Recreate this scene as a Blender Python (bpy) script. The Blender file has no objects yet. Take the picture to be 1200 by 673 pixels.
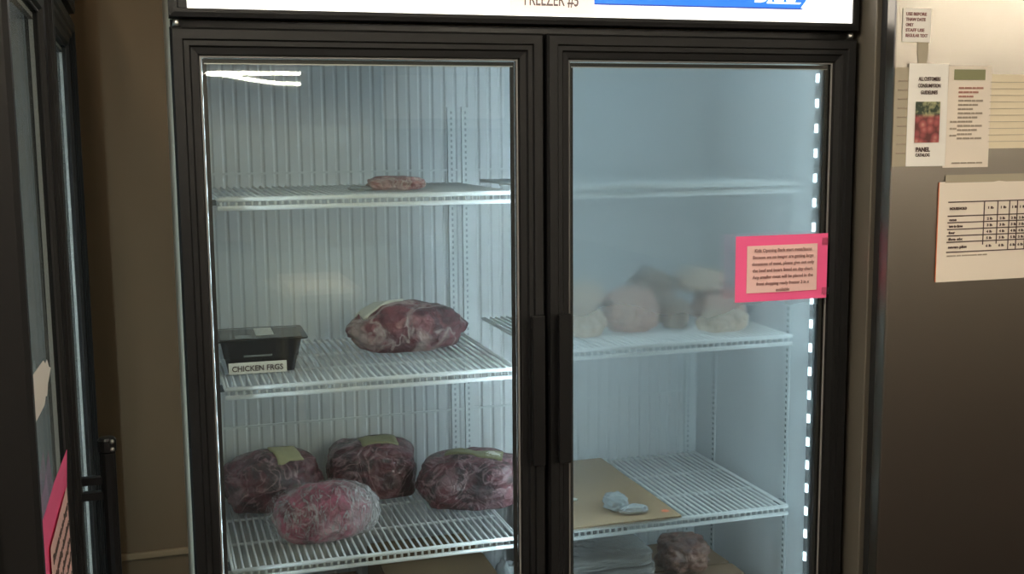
import bpy, bmesh, math, random
from mathutils import Vector, Matrix, noise
R = math.radians
S = bpy.context.scene
COL = S.collection

# ------------------------------------------------------------------ camera, world, exposure
cam_data = bpy.data.cameras.new('camera')
cam = bpy.data.objects.new('camera', cam_data)
COL.objects.link(cam)
cam_data.sensor_width = 36
cam_data.lens = 40.337
cam_data.clip_start = 0.02
rt = Vector((0.95366581, -0.3007582, -0.00812607))
up = Vector((0.0479532, 0.12527903, 0.99096198))
fw = Vector((0.29702192, 0.94543623, -0.13389665))
mw = Matrix((rt, up, -fw)).transposed().to_4x4()
mw.translation = Vector((-0.7306, -2.0975, 1.55))
cam.matrix_world = mw
S.camera = cam
S.view_settings.view_transform = 'Standard'
S.view_settings.look = 'None'
S.view_settings.gamma = 1
S.view_settings.use_curve_mapping = False
S.view_settings.exposure = 0.0
S.cycles.max_bounces = 14
S.cycles.transparent_max_bounces = 24
S.cycles.transmission_bounces = 10
S.cycles.sample_clamp_indirect = 4.0
S.cycles.use_denoising = True
LED_POWER = 580.0
TUBE_POWER = 32.0
SIGN_POWER = 1.25
w = bpy.data.worlds.new('world')
S.world = w
w.use_nodes = True
w.node_tree.nodes['Background'].inputs[0].default_value = (0.05, 0.045, 0.04, 1)
w.node_tree.nodes['Background'].inputs[1].default_value = 0.3

# ------------------------------------------------------------------ helpers
def rgb(r, g, b):
    f = lambda c: (c / 255 / 12.92) if c / 255 <= 0.04045 else ((c / 255 + 0.055) / 1.055) ** 2.4
    return (f(r), f(g), f(b), 1)

def mat(name, color, rough=0.5, metal=0.0, spec=0.5, coat=0.0, bump=None, var=None, emit=None, aniso=0.0):
    m = bpy.data.materials.new(name)
    m.use_nodes = True
    nt = m.node_tree
    p = nt.nodes['Principled BSDF']
    c = tuple(color) if len(color) == 4 else tuple(color) + (1,)
    p.inputs['Base Color'].default_value = c
    p.inputs['Roughness'].default_value = rough
    p.inputs['Metallic'].default_value = metal
    p.inputs['Specular IOR Level'].default_value = spec
    p.inputs['Coat Weight'].default_value = coat
    p.inputs['Coat Roughness'].default_value = 0.12
    p.inputs['Anisotropic'].default_value = aniso
    tc = nt.nodes.new('ShaderNodeTexCoord')
    if var:                                  # (scale, amount): uneven tone of the surface itself
        n = nt.nodes.new('ShaderNodeTexNoise')
        n.inputs['Scale'].default_value = var[0]
        n.inputs['Detail'].default_value = 5
        mx = nt.nodes.new('ShaderNodeMix')
        mx.data_type = 'RGBA'
        d = 1 - var[1]
        mx.inputs[6].default_value = (c[0] * d, c[1] * d, c[2] * d, 1)
        mx.inputs[7].default_value = c
        nt.links.new(tc.outputs['Object'], n.inputs['Vector'])
        nt.links.new(n.outputs[0], mx.inputs[0])
        nt.links.new(mx.outputs[2], p.inputs['Base Color'])
    if bump:                                 # (scale or xyz scale, strength, distance)
        n = nt.nodes.new('ShaderNodeTexNoise')
        n.inputs['Detail'].default_value = 4
        mp = nt.nodes.new('ShaderNodeMapping')
        sc = bump[0] if isinstance(bump[0], tuple) else (bump[0],) * 3
        mp.inputs['Scale'].default_value = sc
        n.inputs['Scale'].default_value = 1
        b = nt.nodes.new('ShaderNodeBump')
        b.inputs['Strength'].default_value = bump[1]
        b.inputs['Distance'].default_value = bump[2]
        nt.links.new(tc.outputs['Object'], mp.inputs[0])
        nt.links.new(mp.outputs[0], n.inputs['Vector'])
        nt.links.new(n.outputs[0], b.inputs['Height'])
        nt.links.new(b.outputs[0], p.inputs['Normal'])
        if coat:
            nt.links.new(b.outputs[0], p.inputs['Coat Normal'])
    if emit:
        p.inputs['Emission Color'].default_value = tuple(emit[0]) + (1,)
        p.inputs['Emission Strength'].default_value = emit[1]
    return m

def obj(name, bm, m, parent=None, smooth=False, bevel=0.0):
    me = bpy.data.meshes.new(name)
    bm.normal_update()
    bm.to_mesh(me)
    bm.free()
    for x in (m if isinstance(m, (list, tuple)) else [m]):
        me.materials.append(x)
    if smooth:
        me.polygons.foreach_set('use_smooth', [True] * len(me.polygons))
    o = bpy.data.objects.new(name, me)
    COL.objects.link(o)
    if parent:
        o.parent = parent
    if bevel:
        b = o.modifiers.new('bevel', 'BEVEL')
        b.width = bevel
        b.segments = 2
        b.limit_method = 'ANGLE'
    return o

def tag(o, label, cat, group=None):
    o['label'] = label
    o['category'] = cat
    if group:
        o['group'] = group
    return o

def thing(name, label, cat, loc=(0, 0, 0), rz=0, group=None):
    o = bpy.data.objects.new(name, None)
    o.empty_display_size = 0.05
    COL.objects.link(o)
    o.location = loc
    o.rotation_euler = (0, 0, rz)
    return tag(o, label, cat, group)

def struct(o):
    o['kind'] = 'structure'
    return o

def box(bm, x0, x1, y0, y1, z0, z1, mi=0):
    v = [bm.verts.new(p) for p in ((x0, y0, z0), (x1, y0, z0), (x1, y1, z0), (x0, y1, z0),
                                   (x0, y0, z1), (x1, y0, z1), (x1, y1, z1), (x0, y1, z1))]
    for f in ((0, 3, 2, 1), (4, 5, 6, 7), (0, 1, 5, 4), (1, 2, 6, 5), (2, 3, 7, 6), (3, 0, 4, 7)):
        bm.faces.new([v[i] for i in f]).material_index = mi
    return bm

def boxes(*bs):
    bm = bmesh.new()
    for b in bs:
        box(bm, *b)
    return bm

def tube(bm, pts, r, n=8, cap=True):
    pts = [Vector(p) for p in pts]
    rings = []
    for i, p in enumerate(pts):
        a = pts[max(i - 1, 0)]
        b = pts[min(i + 1, len(pts) - 1)]
        d = (b - a).normalized()
        u = d.orthogonal() if abs(d.z) > 0.99 else d.cross(Vector((0, 0, 1)))
        u = u.normalized()
        v = d.cross(u).normalized()
        rr = r[i] if isinstance(r, (list, tuple)) else r
        rings.append([bm.verts.new(p + u * math.cos(2 * math.pi * k / n) * rr + v * math.sin(2 * math.pi * k / n) * rr) for k in range(n)])
    for a, b in zip(rings, rings[1:]):
        for k in range(n):
            bm.faces.new((a[k], a[(k + 1) % n], b[(k + 1) % n], b[k]))
    if cap:
        bm.faces.new(rings[0][::-1])
        bm.faces.new(rings[-1])
    return bm

def rect_ring(bm, x0, x1, z0, z1, prof, close=False):
    """mitred rectangular frame in the xz plane; prof = list of (inset, y)"""
    rings = []
    for t, y in prof:
        rings.append([bm.verts.new(p) for p in ((x0 + t, y, z0 + t), (x1 - t, y, z0 + t), (x1 - t, y, z1 - t), (x0 + t, y, z1 - t))])
    seq = list(zip(rings, rings[1:])) + ([(rings[-1], rings[0])] if close else [])
    for a, b in seq:
        for k in range(4):
            bm.faces.new((a[k], a[(k + 1) % 4], b[(k + 1) % 4], b[k]))
    bmesh.ops.recalc_face_normals(bm, faces=bm.faces[:])
    return bm

def sheet(x0, x1, z0, z1, fy, nx=12, nz=12, th=0.0006, shear=0.0):
    """a sheet of paper in the xz plane facing -y with its own thickness; fy(u, v) = bow towards the viewer"""
    bm = bmesh.new()
    g = {}
    for s in (0, 1):
        for i in range(nx + 1):
            for j in range(nz + 1):
                u, v = i / nx, j / nz
                x = x0 + (x1 - x0) * u
                z = z0 + (z1 - z0) * v + shear * u
                g[s, i, j] = bm.verts.new((x, -fy(u, v) + (th if s else 0), z))
    for i in range(nx):
        for j in range(nz):
            bm.faces.new((g[0, i, j], g[0, i + 1, j], g[0, i + 1, j + 1], g[0, i, j + 1]))
            bm.faces.new((g[1, i, j], g[1, i, j + 1], g[1, i + 1, j + 1], g[1, i + 1, j]))
    for i in range(nx):
        for j in (0, nz):
            bm.faces.new((g[0, i, j], g[1, i, j], g[1, i + 1, j], g[0, i + 1, j]))
    for j in range(nz):
        for i in (0, nx):
            bm.faces.new((g[0, i, j], g[0, i, j + 1], g[1, i, j + 1], g[1, i, j]))
    bmesh.ops.recalc_face_normals(bm, faces=bm.faces[:])
    return bm

def text(name, body, size, loc, m, parent, align='LEFT', width=None, bold=0.0, roll=0.0, slant=0.0, depth=0.0003, spacing=1.0):
    """lettering facing -y, stood up in the xz plane"""
    cu = bpy.data.curves.new(name, 'FONT')
    cu.body = body
    cu.size = size
    cu.align_x = align
    cu.shear = slant
    cu.offset = bold
    cu.extrude = depth
    cu.space_line = spacing
    cu.resolution_u = 3
    t = bpy.data.objects.new(name, cu)
    COL.objects.link(t)
    dg = bpy.context.evaluated_depsgraph_get()
    me = bpy.data.meshes.new_from_object(t.evaluated_get(dg))
    bpy.data.objects.remove(t)
    bpy.data.curves.remove(cu)
    me.name = name
    if width:
        xs = [v.co.x for v in me.vertices]
        if xs and max(xs) > min(xs):
            k = width / (max(xs) - min(xs))
            for v in me.vertices:
                v.co.x *= k
    me.materials.clear()
    me.materials.append(m)
    o = bpy.data.objects.new(name, me)
    COL.objects.link(o)
    o.parent = parent
    o.location = loc
    o.rotation_euler = (R(90), R(roll), 0)
    return o

# ------------------------------------------------------------------ materials
M = {}
M['black'] = mat('black_plastic', rgb(18, 18, 19), 0.5, spec=0.25, var=(30, 0.25))
M['black2'] = mat('black_gloss', rgb(18, 18, 19), 0.36, spec=0.25)
M['rubber'] = mat('rubber', rgb(24, 24, 24), 0.7)
M['gasket'] = mat('grey_gasket', rgb(118, 116, 114), 0.6)
M['spacer'] = mat('dark_spacer', rgb(44, 44, 44), 0.6)
M['spacer_top'] = mat('aluminium_spacer', rgb(205, 202, 194), 0.4)
M['side'] = mat('painted_steel', rgb(205, 197, 178), 0.5, var=(6, 0.12))
M['liner'] = mat('white_liner', (0.68, 0.71, 0.73), 0.38, var=(7, 0.12), bump=(14, 0.12, 0.004))
M['standard'] = mat('shelf_standard', (0.62, 0.66, 0.67), 0.45)
M['slot'] = mat('slot_dark', (0.10, 0.115, 0.12), 0.8)
M['slot_pale'] = mat('slot_pale', (0.34, 0.37, 0.385), 0.8)
M['wire'] = mat('white_wire', (0.88, 0.90, 0.90), 0.35)
M['metal'] = mat('zinc', (0.6, 0.6, 0.58), 0.35, metal=1)
M['led'] = mat('led', (1, 1, 1), 0.4, emit=((0.72, 0.88, 1.0), LED_POWER))
M['led_soft'] = mat('led_soft', (1, 1, 1), 0.4, emit=((0.72, 0.88, 1.0), LED_POWER * 0.11))
M['sign'] = mat('lit_sign', (0.9, 0.9, 0.88), 0.4, emit=((1.0, 0.97, 0.92), SIGN_POWER))
M['banner'] = mat('lit_blue', (0.01, 0.16, 0.75), 0.4, emit=((0.012, 0.19, 0.82), 0.8))
M['banner_dark'] = mat('lit_dark_blue', (0.01, 0.06, 0.35), 0.4, emit=((0.02, 0.06, 0.38), 0.8))
M['logo'] = mat('lit_letters', (0.8, 0.9, 0.95), 0.4, emit=((0.75, 0.95, 1.0), 1.0))
M['letter'] = mat('grey_letters', rgb(120, 105, 105), 0.6)
M['sticker'] = mat('sticker', rgb(238, 226, 222), 0.5, emit=((1.0, 0.93, 0.9), 0.5))
M['brown_panel'] = mat('brown_panel', rgb(96, 70, 48), 0.5)
M['steel'] = mat('brushed_steel', (0.32, 0.295, 0.265), 0.31, metal=1.0, bump=((2, 60, 900), 0.03, 0.002))
M['steel_side'] = mat('steel_side', rgb(118, 112, 102), 0.45, metal=0.35)
M['paper'] = mat('paper', rgb(242, 230, 216), 0.75)
M['paper_cream'] = mat('cream_paper', rgb(240, 226, 198), 0.75, bump=((3, 3, 60), 0.5, 0.003))
M['paper_white'] = mat('white_paper', rgb(250, 246, 240), 0.75)
M['paper_back'] = mat('thin_paper', rgb(176, 166, 146), 0.7)
M['pink'] = mat('pink_paper', rgb(255, 98, 156), 0.65)
M['pink_print'] = mat('pinkish_white_paper', rgb(246, 204, 200), 0.7)
M['ink'] = mat('ink', rgb(92, 74, 72), 0.8)
M['ink_pale'] = mat('pale_ink', rgb(182, 168, 152), 0.8)
M['ink_soft'] = mat('soft_ink', rgb(150, 108, 106), 0.8)
M['ink_red'] = mat('red_ink', rgb(190, 140, 128), 0.8)
M['orange'] = mat('orange_card', rgb(222, 120, 70), 0.6)
M['olive'] = mat('olive_print', rgb(140, 140, 104), 0.7)
M['card'] = mat('cardboard', (0.23, 0.152, 0.080), 0.8, var=(9, 0.18))
M['card2'] = mat('cardboard_worn', (0.17, 0.105, 0.058), 0.8, var=(14, 0.25))
M['redmark'] = mat('red_mark', (0.6, 0.13, 0.05), 0.7)
M['traycol'] = mat('black_tray', (0.012, 0.014, 0.017), 0.28)
M['wall'] = mat('tan_wall', rgb(120, 100, 76), 0.8, var=(3, 0.1))
M['wall_far'] = mat('far_wall', rgb(128, 110, 90), 0.8)
M['trim'] = mat('tan_trim', rgb(150, 128, 98), 0.6)
M['groove'] = mat('dark_groove', rgb(118, 100, 76), 0.9)
M['floor'] = mat('vinyl_floor', rgb(36, 22, 22), 0.9, spec=0.1, var=(4, 0.2))
M['ceil'] = mat('ceiling_tile', rgb(160, 150, 132), 0.9)
M['tube'] = mat('fluorescent_tube', (1, 1, 1), 0.4, emit=((1.0, 0.90, 0.72), TUBE_POWER * 4))
M['housing'] = mat('lamp_housing', (0.75, 0.74, 0.7), 0.5)
M['board'] = mat('notice_board', rgb(225, 215, 195), 0.7)
M['label_y'] = mat('yellow_label', (0.42, 0.39, 0.22), 0.55)
M['label_w'] = mat('white_label', (0.72, 0.70, 0.62), 0.5)
M['label_g'] = mat('dull_green_label', (0.26, 0.25, 0.14), 0.55)
M['pack'] = mat('packed_film', (0.12, 0.115, 0.105), 0.25, coat=0.5, bump=((25, 25, 160), 0.8, 0.004), var=(20, 0.4))
M['film'] = mat('grey_film', (0.30, 0.33, 0.34), 0.2, coat=0.6, bump=(45, 0.8, 0.006))
M['foil'] = mat('silver_foil', (0.72, 0.75, 0.77), 0.22, metal=0.85, bump=(60, 0.7, 0.004))

def glass_mat(name, veil=0.02, tint=(0.95, 0.97, 0.96), ior=1.5, coat=1.0):
    """clear pane: straight-through transmission, Fresnel mirror, a breath of condensation"""
    m = bpy.data.materials.new(name)
    m.use_nodes = True
    nt = m.node_tree
    nt.nodes.remove(nt.nodes['Principled BSDF'])
    out = nt.nodes['Material Output']
    tr = nt.nodes.new('ShaderNodeBsdfTransparent')
    tr.inputs[0].default_value = tint + (1,)
    gl = nt.nodes.new('ShaderNodeBsdfGlossy')
    gl.inputs['Roughness'].default_value = 0.015
    gl.inputs[0].default_value = (1, 1, 1, 1)
    fr = nt.nodes.new('ShaderNodeFresnel')
    fr.inputs[0].default_value = ior
    df = nt.nodes.new('ShaderNodeBsdfDiffuse')
    df.inputs[0].default_value = (0.8, 0.83, 0.84, 1)
    tl = nt.nodes.new('ShaderNodeBsdfTranslucent')
    tl.inputs[0].default_value = (0.8, 0.84, 0.85, 1)
    ad = nt.nodes.new('ShaderNodeMixShader')
    m1 = nt.nodes.new('ShaderNodeMixShader')
    m2 = nt.nodes.new('ShaderNodeMixShader')
    nt.links.new(df.outputs[0], ad.inputs[1])
    nt.links.new(tl.outputs[0], ad.inputs[2])
    m1.inputs[0].default_value = veil
    nt.links.new(tr.outputs[0], m1.inputs[1])
    nt.links.new(ad.outputs[0], m1.inputs[2])
    sc = nt.nodes.new('ShaderNodeMath')          # an anti-reflective coating mirrors less
    sc.operation = 'MULTIPLY'
    sc.inputs[1].default_value = coat
    nt.links.new(fr.outputs[0], sc.inputs[0])
    nt.links.new(sc.outputs[0], m2.inputs[0])
    nt.links.new(m1.outputs[0], m2.inputs[1])
    nt.links.new(gl.outputs[0], m2.inputs[2])
    nt.links.new(m2.outputs[0], out.inputs[0])
    return m
M['glass'] = glass_mat('pane_glass', 0.005)
M['glass_coated'] = glass_mat('coated_pane_glass', 0.004, coat=0.34)

def frost_mat():
    """condensation film: a thin slab that scatters what is seen through it, patchy, clear towards the bottom"""
    m = bpy.data.materials.new('condensation')
    m.use_nodes = True
    nt = m.node_tree
    nt.nodes.remove(nt.nodes['Principled BSDF'])
    out = nt.nodes['Material Output']
    tc = nt.nodes.new('ShaderNodeTexCoord')
    sep = nt.nodes.new('ShaderNodeSeparateXYZ')
    nt.links.new(tc.outputs['Object'], sep.inputs[0])
    n = nt.nodes.new('ShaderNodeTexNoise')
    n.inputs['Scale'].default_value = 3.5
    n.inputs['Detail'].default_value = 3
    nt.links.new(tc.outputs['Object'], n.inputs['Vector'])
    ma = nt.nodes.new('ShaderNodeMath')
    ma.operation = 'MULTIPLY_ADD'
    ma.inputs[1].default_value = 0.22
    nt.links.new(n.outputs[0], ma.inputs[0])
    nt.links.new(sep.outputs['Z'], ma.inputs[2])
    mr = nt.nodes.new('ShaderNodeMapRange')
    mr.interpolation_type = 'SMOOTHSTEP'
    mr.inputs[1].default_value = 0.84
    mr.inputs[2].default_value = 1.45
    mr.inputs[3].default_value = 0.02
    mr.inputs[4].default_value = 0.33
    nt.links.new(ma.outputs[0], mr.inputs[0])
    rf = nt.nodes.new('ShaderNodeBsdfRefraction')
    rf.inputs['IOR'].default_value = 1.12
    rf.inputs[0].default_value = (0.97, 0.985, 0.985, 1)
    nt.links.new(mr.outputs[0], rf.inputs['Roughness'])
    tl = nt.nodes.new('ShaderNodeBsdfTranslucent')
    tl.inputs[0].default_value = (0.8, 0.85, 0.87, 1)
    mv = nt.nodes.new('ShaderNodeMath')
    mv.operation = 'MULTIPLY'
    mv.inputs[1].default_value = 0.5
    nt.links.new(mr.outputs[0], mv.inputs[0])
    mx = nt.nodes.new('ShaderNodeMixShader')
    nt.links.new(mv.outputs[0], mx.inputs[0])
    nt.links.new(rf.outputs[0], mx.inputs[1])
    nt.links.new(tl.outputs[0], mx.inputs[2])
    nt.links.new(mx.outputs[0], out.inputs[0])
    return m
M['frost'] = frost_mat()

def meat_mat(name, dark, mid, fat, streak=0.5, seed=0.0, coat=1.0, fatscale=13.0):
    m = bpy.data.materials.new(name)
    m.use_nodes = True
    nt = m.node_tree
    p = nt.nodes['Principled BSDF']
    L = nt.links.new
    tc = nt.nodes.new('ShaderNodeTexCoord')
    mp = nt.nodes.new('ShaderNodeMapping')
    mp.inputs['Location'].default_value = (seed, seed * 1.7, seed * 0.6)
    L(tc.outputs['Object'], mp.inputs[0])
    n1 = nt.nodes.new('ShaderNodeTexNoise')
    n1.inputs['Scale'].default_value = 18
    n1.inputs['Detail'].default_value = 5
    n1.inputs['Roughness'].default_value = 0.65
    n1.inputs['Distortion'].default_value = 1.2
    L(mp.outputs[0], n1.inputs['Vector'])
    r1 = nt.nodes.new('ShaderNodeValToRGB')
    r1.color_ramp.elements[0].position = 0.43
    r1.color_ramp.elements[0].color = tuple(dark) + (1,)
    r1.color_ramp.elements[1].position = 0.60
    r1.color_ramp.elements[1].color = tuple(mid) + (1,)
    L(n1.outputs[0], r1.inputs[0])
    # fat seams: the thin zero-level lines of a distorted noise
    n2 = nt.nodes.new('ShaderNodeTexNoise')
    n2.inputs['Scale'].default_value = fatscale
    n2.inputs['Detail'].default_value = 3.5
    n2.inputs['Distortion'].default_value = 1.8
    L(mp.outputs[0], n2.inputs['Vector'])
    s = nt.nodes.new('ShaderNodeMath'); s.operation = 'SUBTRACT'; s.inputs[1].default_value = 0.5
    a = nt.nodes.new('ShaderNodeMath'); a.operation = 'ABSOLUTE'
    L(n2.outputs[0], s.inputs[0]); L(s.outputs[0], a.inputs[0])
    mr = nt.nodes.new('ShaderNodeMapRange')
    mr.inputs[1].default_value = 0.0
    mr.inputs[2].default_value = 0.045
    mr.inputs[3].default_value = streak
    mr.inputs[4].default_value = 0.0
    L(a.outputs[0], mr.inputs[0])
    # broad pale patches
    n3 = nt.nodes.new('ShaderNodeTexNoise')
    n3.inputs['Scale'].default_value = 10
    n3.inputs['Detail'].default_value = 8
    n3.inputs['Distortion'].default_value = 1
    mp3 = nt.nodes.new('ShaderNodeMapping')
    mp3.inputs['Location'].default_value = (seed + 5, 3, seed)
    L(tc.outputs['Object'], mp3.inputs[0]); L(mp3.outputs[0], n3.inputs['Vector'])
    mr3 = nt.nodes.new('ShaderNodeMapRange')
    mr3.inputs[1].default_value = 0.55
    mr3.inputs[2].default_value = 0.66
    mr3.inputs[3].default_value = 0.0
    mr3.inputs[4].default_value = streak * 0.9
    L(n3.outputs[0], mr3.inputs[0])
    mxv = nt.nodes.new('ShaderNodeMath'); mxv.operation = 'MAXIMUM'
    L(mr.outputs[0], mxv.inputs[0]); L(mr3.outputs[0], mxv.inputs[1])
    mx = nt.nodes.new('ShaderNodeMix'); mx.data_type = 'RGBA'
    mx.inputs[7].default_value = tuple(fat) + (1,)
    L(mxv.outputs[0], mx.inputs[0]); L(r1.outputs[0], mx.inputs[6])
    L(mx.outputs[2], p.inputs['Base Color'])
    p.inputs['Roughness'].default_value = 0.45
    p.inputs['Coat Weight'].default_value = coat
    p.inputs['Coat Roughness'].default_value = 0.13
    # creased vacuum bag
    n4 = nt.nodes.new('ShaderNodeTexNoise')
    n4.inputs['Scale'].default_value = 42
    n4.inputs['Detail'].default_value = 5
    n4.inputs['Distortion'].default_value = 1.5
    L(mp.outputs[0], n4.inputs['Vector'])
    b = nt.nodes.new('ShaderNodeBump')
    b.inputs['Strength'].default_value = 0.9
    b.inputs['Distance'].default_value = 0.008
    L(n4.outputs[0], b.inputs['Height'])
    L(b.outputs[0], p.inputs['Coat Normal'])
    L(b.outputs[0], p.inputs['Normal'])
    return m

def cling_mat():
    m = bpy.data.materials.new('cling_film')
    m.use_nodes = True
    nt = m.node_tree
    L = nt.links.new
    p = nt.nodes['Principled BSDF']
    p.inputs['Base Color'].default_value = (0.72, 0.70, 0.72, 1)
    p.inputs['Roughness'].default_value = 0.22
    p.inputs['Coat Weight'].default_value = 0.6
    tc = nt.nodes.new('ShaderNodeTexCoord')
    mp = nt.nodes.new('ShaderNodeMapping')
    mp.inputs['Scale'].default_value = (36, 16, 13)
    mp.inputs['Rotation'].default_value = (0, R(25), 0)
    L(tc.outputs['Object'], mp.inputs[0])
    n = nt.nodes.new('ShaderNodeTexNoise')
    n.inputs['Scale'].default_value = 1
    n.inputs['Detail'].default_value = 4
    n.inputs['Distortion'].default_value = 2.6
    L(mp.outputs[0], n.inputs['Vector'])
    s = nt.nodes.new('ShaderNodeMath'); s.operation = 'SUBTRACT'; s.inputs[1].default_value = 0.5
    a = nt.nodes.new('ShaderNodeMath'); a.operation = 'ABSOLUTE'
    L(n.outputs[0], s.inputs[0]); L(s.outputs[0], a.inputs[0])
    mr = nt.nodes.new('ShaderNodeMapRange')
    mr.inputs[1].default_value = 0.0
    mr.inputs[2].default_value = 0.035
    mr.inputs[3].default_value = 0.55  # white glints on the creases painted in as paler streaks
    mr.inputs[4].default_value = 0.05
    L(a.outputs[0], mr.inputs[0])
    b = nt.nodes.new('ShaderNodeBump')
    b.inputs['Strength'].default_value = 0.9
    b.inputs['Distance'].default_value = 0.006
    L(n.outputs[0], b.inputs['Height'])
    L(b.outputs[0], p.inputs['Normal'])
    L(b.outputs[0], p.inputs['Coat Normal'])
    tr = nt.nodes.new('ShaderNodeBsdfTransparent')
    mx = nt.nodes.new('ShaderNodeMixShader')
    sx = nt.nodes.new('ShaderNodeSeparateXYZ')   # film bunched to the right, with its whiter glints put into the opacity
    L(tc.outputs['Object'], sx.inputs[0])
    mg = nt.nodes.new('ShaderNodeMapRange')
    mg.inputs[1].default_value = 0.02
    mg.inputs[2].default_value = 0.11
    mg.inputs[3].default_value = 0.0
    mg.inputs[4].default_value = 0.40
    L(sx.outputs['X'], mg.inputs[0])
    ad = nt.nodes.new('ShaderNodeMath'); ad.operation = 'ADD'; ad.use_clamp = True
    L(mr.outputs[0], ad.inputs[0]); L(mg.outputs[0], ad.inputs[1])
    L(ad.outputs[0], mx.inputs[0])
    L(tr.outputs[0], mx.inputs[1])
    L(p.outputs[0], mx.inputs[2])
    L(mx.outputs[0], nt.nodes['Material Output'].inputs[0])
    return m
M['cling'] = cling_mat()

# ------------------------------------------------------------------ the room
X0, X1, Y0, Y1, ZC = -1.72, 5.2, -15.0, 0.80, 2.75
struct(obj('floor', boxes((X0 - .1, X1 + .1, Y0 - .1, Y1 + .1, -0.1, 0.0)), M['floor']))
struct(obj('ceiling', boxes((X0 - .1, X1 + .1, Y0 - .1, Y1 + .1, ZC, ZC + 0.1)), M['ceil']))
struct(obj('wall_back', boxes((X0 - .1, X1 + .1, Y1, Y1 + 0.1, 0, ZC)), M['wall']))
struct(obj('wall_left', boxes((X0 - .1, X0, Y0, Y1, 0, ZC)), M['wall_far']))
struct(obj('wall_right', boxes((X1, X1 + .1, Y0, Y1, 0, ZC)), M['wall_far']))
struct(obj('wall_front', boxes((X0 - .1, X1 + .1, Y0 - .1, Y0, 0, ZC)), M['wall_far']))
bm = boxes((X0, X1, Y1 - 0.012, Y1, 0.505, 0.522))
struct(obj('trim_1', bm, M['trim'], bevel=0.003))
bm = bmesh.new()
for gx in (-0.793, -0.955, -1.3, 0.4, 1.6, 2.8):
    box(bm, gx - 0.002, gx + 0.002, Y1 - 0.001, Y1, 0, 0.505)
    box(bm, gx - 0.001, gx + 0.001, Y1 - 0.0006, Y1, 0.522, ZC)
struct(obj('trim_2', bm, M['groove']))

def ceiling_light(x, y, group_label, rz=0.0):
    t = thing('ceiling_light', group_label, 'light', (x, y, ZC - 0.35), rz, 'fluorescent ceiling fixtures')
    bm = bmesh.new()
    pts = [(-0.10, 0), (-0.07, -0.05), (0.07, -0.05), (0.10, 0)]
    a = [bm.verts.new((-0.62, p[0], p[1])) for p in pts]
    b = [bm.verts.new((0.62, p[0], p[1])) for p in pts]
    for k in range(4):
        bm.faces.new((a[k], b[k], b[(k + 1) % 4], a[(k + 1) % 4]))
    bm.faces.new(a); bm.faces.new(b)
    bmesh.ops.recalc_face_normals(bm, faces=bm.faces[:])
    obj('housing', bm, M['housing'], t)
    for cx in (-0.5, 0.5):
        obj('hanger', tube(bmesh.new(), [(cx, 0, 0), (cx, 0, 0.35)], 0.004, 6), M['metal'], t)
    for s in (-0.04, 0.04):
        tb = tube(bmesh.new(), [(-0.59, s, -0.072), (0.59, s, -0.072)], 0.016, 10)
        obj('fluorescent_tube', tb, M['tube'], t, smooth=True)
    return t
for lx, ly, lr in ((-0.90, -1.25, 90), (0.9, -3.6, 0), (0.9, -6.2, 0), (3.6, -3.0, 0), (4.9, -6.4, 90), (3.6, -9.0, 0)):  # first batten added to brighten the gap wall, last to light the board
    ceiling_light(lx, ly, 'unseen white fluorescent batten hung in the room', R(lr))
ceiling_light(0.62, -13.2, 'far fluorescent batten mirrored in the left glass door as a bright streak', R(5))
tb = thing('side_table', 'small cream table behind the camera, mirrored low in the left glass door', 'table', (0.12, -4.15, 0))
obj('tabletop', boxes((-0.18, 0.18, -0.37, 0.37, 0.72, 0.75)), M['board'], tb, bevel=0.004)
for lx in (-0.15, 0.15):
    for ly in (-0.33, 0.33):
        obj('leg', boxes((lx - 0.018, lx + 0.018, ly - 0.018, ly + 0.018, 0, 0.72)), M['trim'], tb)
bd = thing('notice_board', 'pale board on the far wall mirrored in the left glass door', 'board', (3.6, Y0, 1.76))
obj('board_face', boxes((-0.95, 0.95, 0.0, 0.02, 0, 0.8)), M['board'], bd)
obj('board_frame', rect_ring(bmesh.new(), -0.99, 0.99, -0.04, 0.84, [(0, 0), (0, 0.035), (0.04, 0.035), (0.04, 0)]), M['black'], bd)
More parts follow.
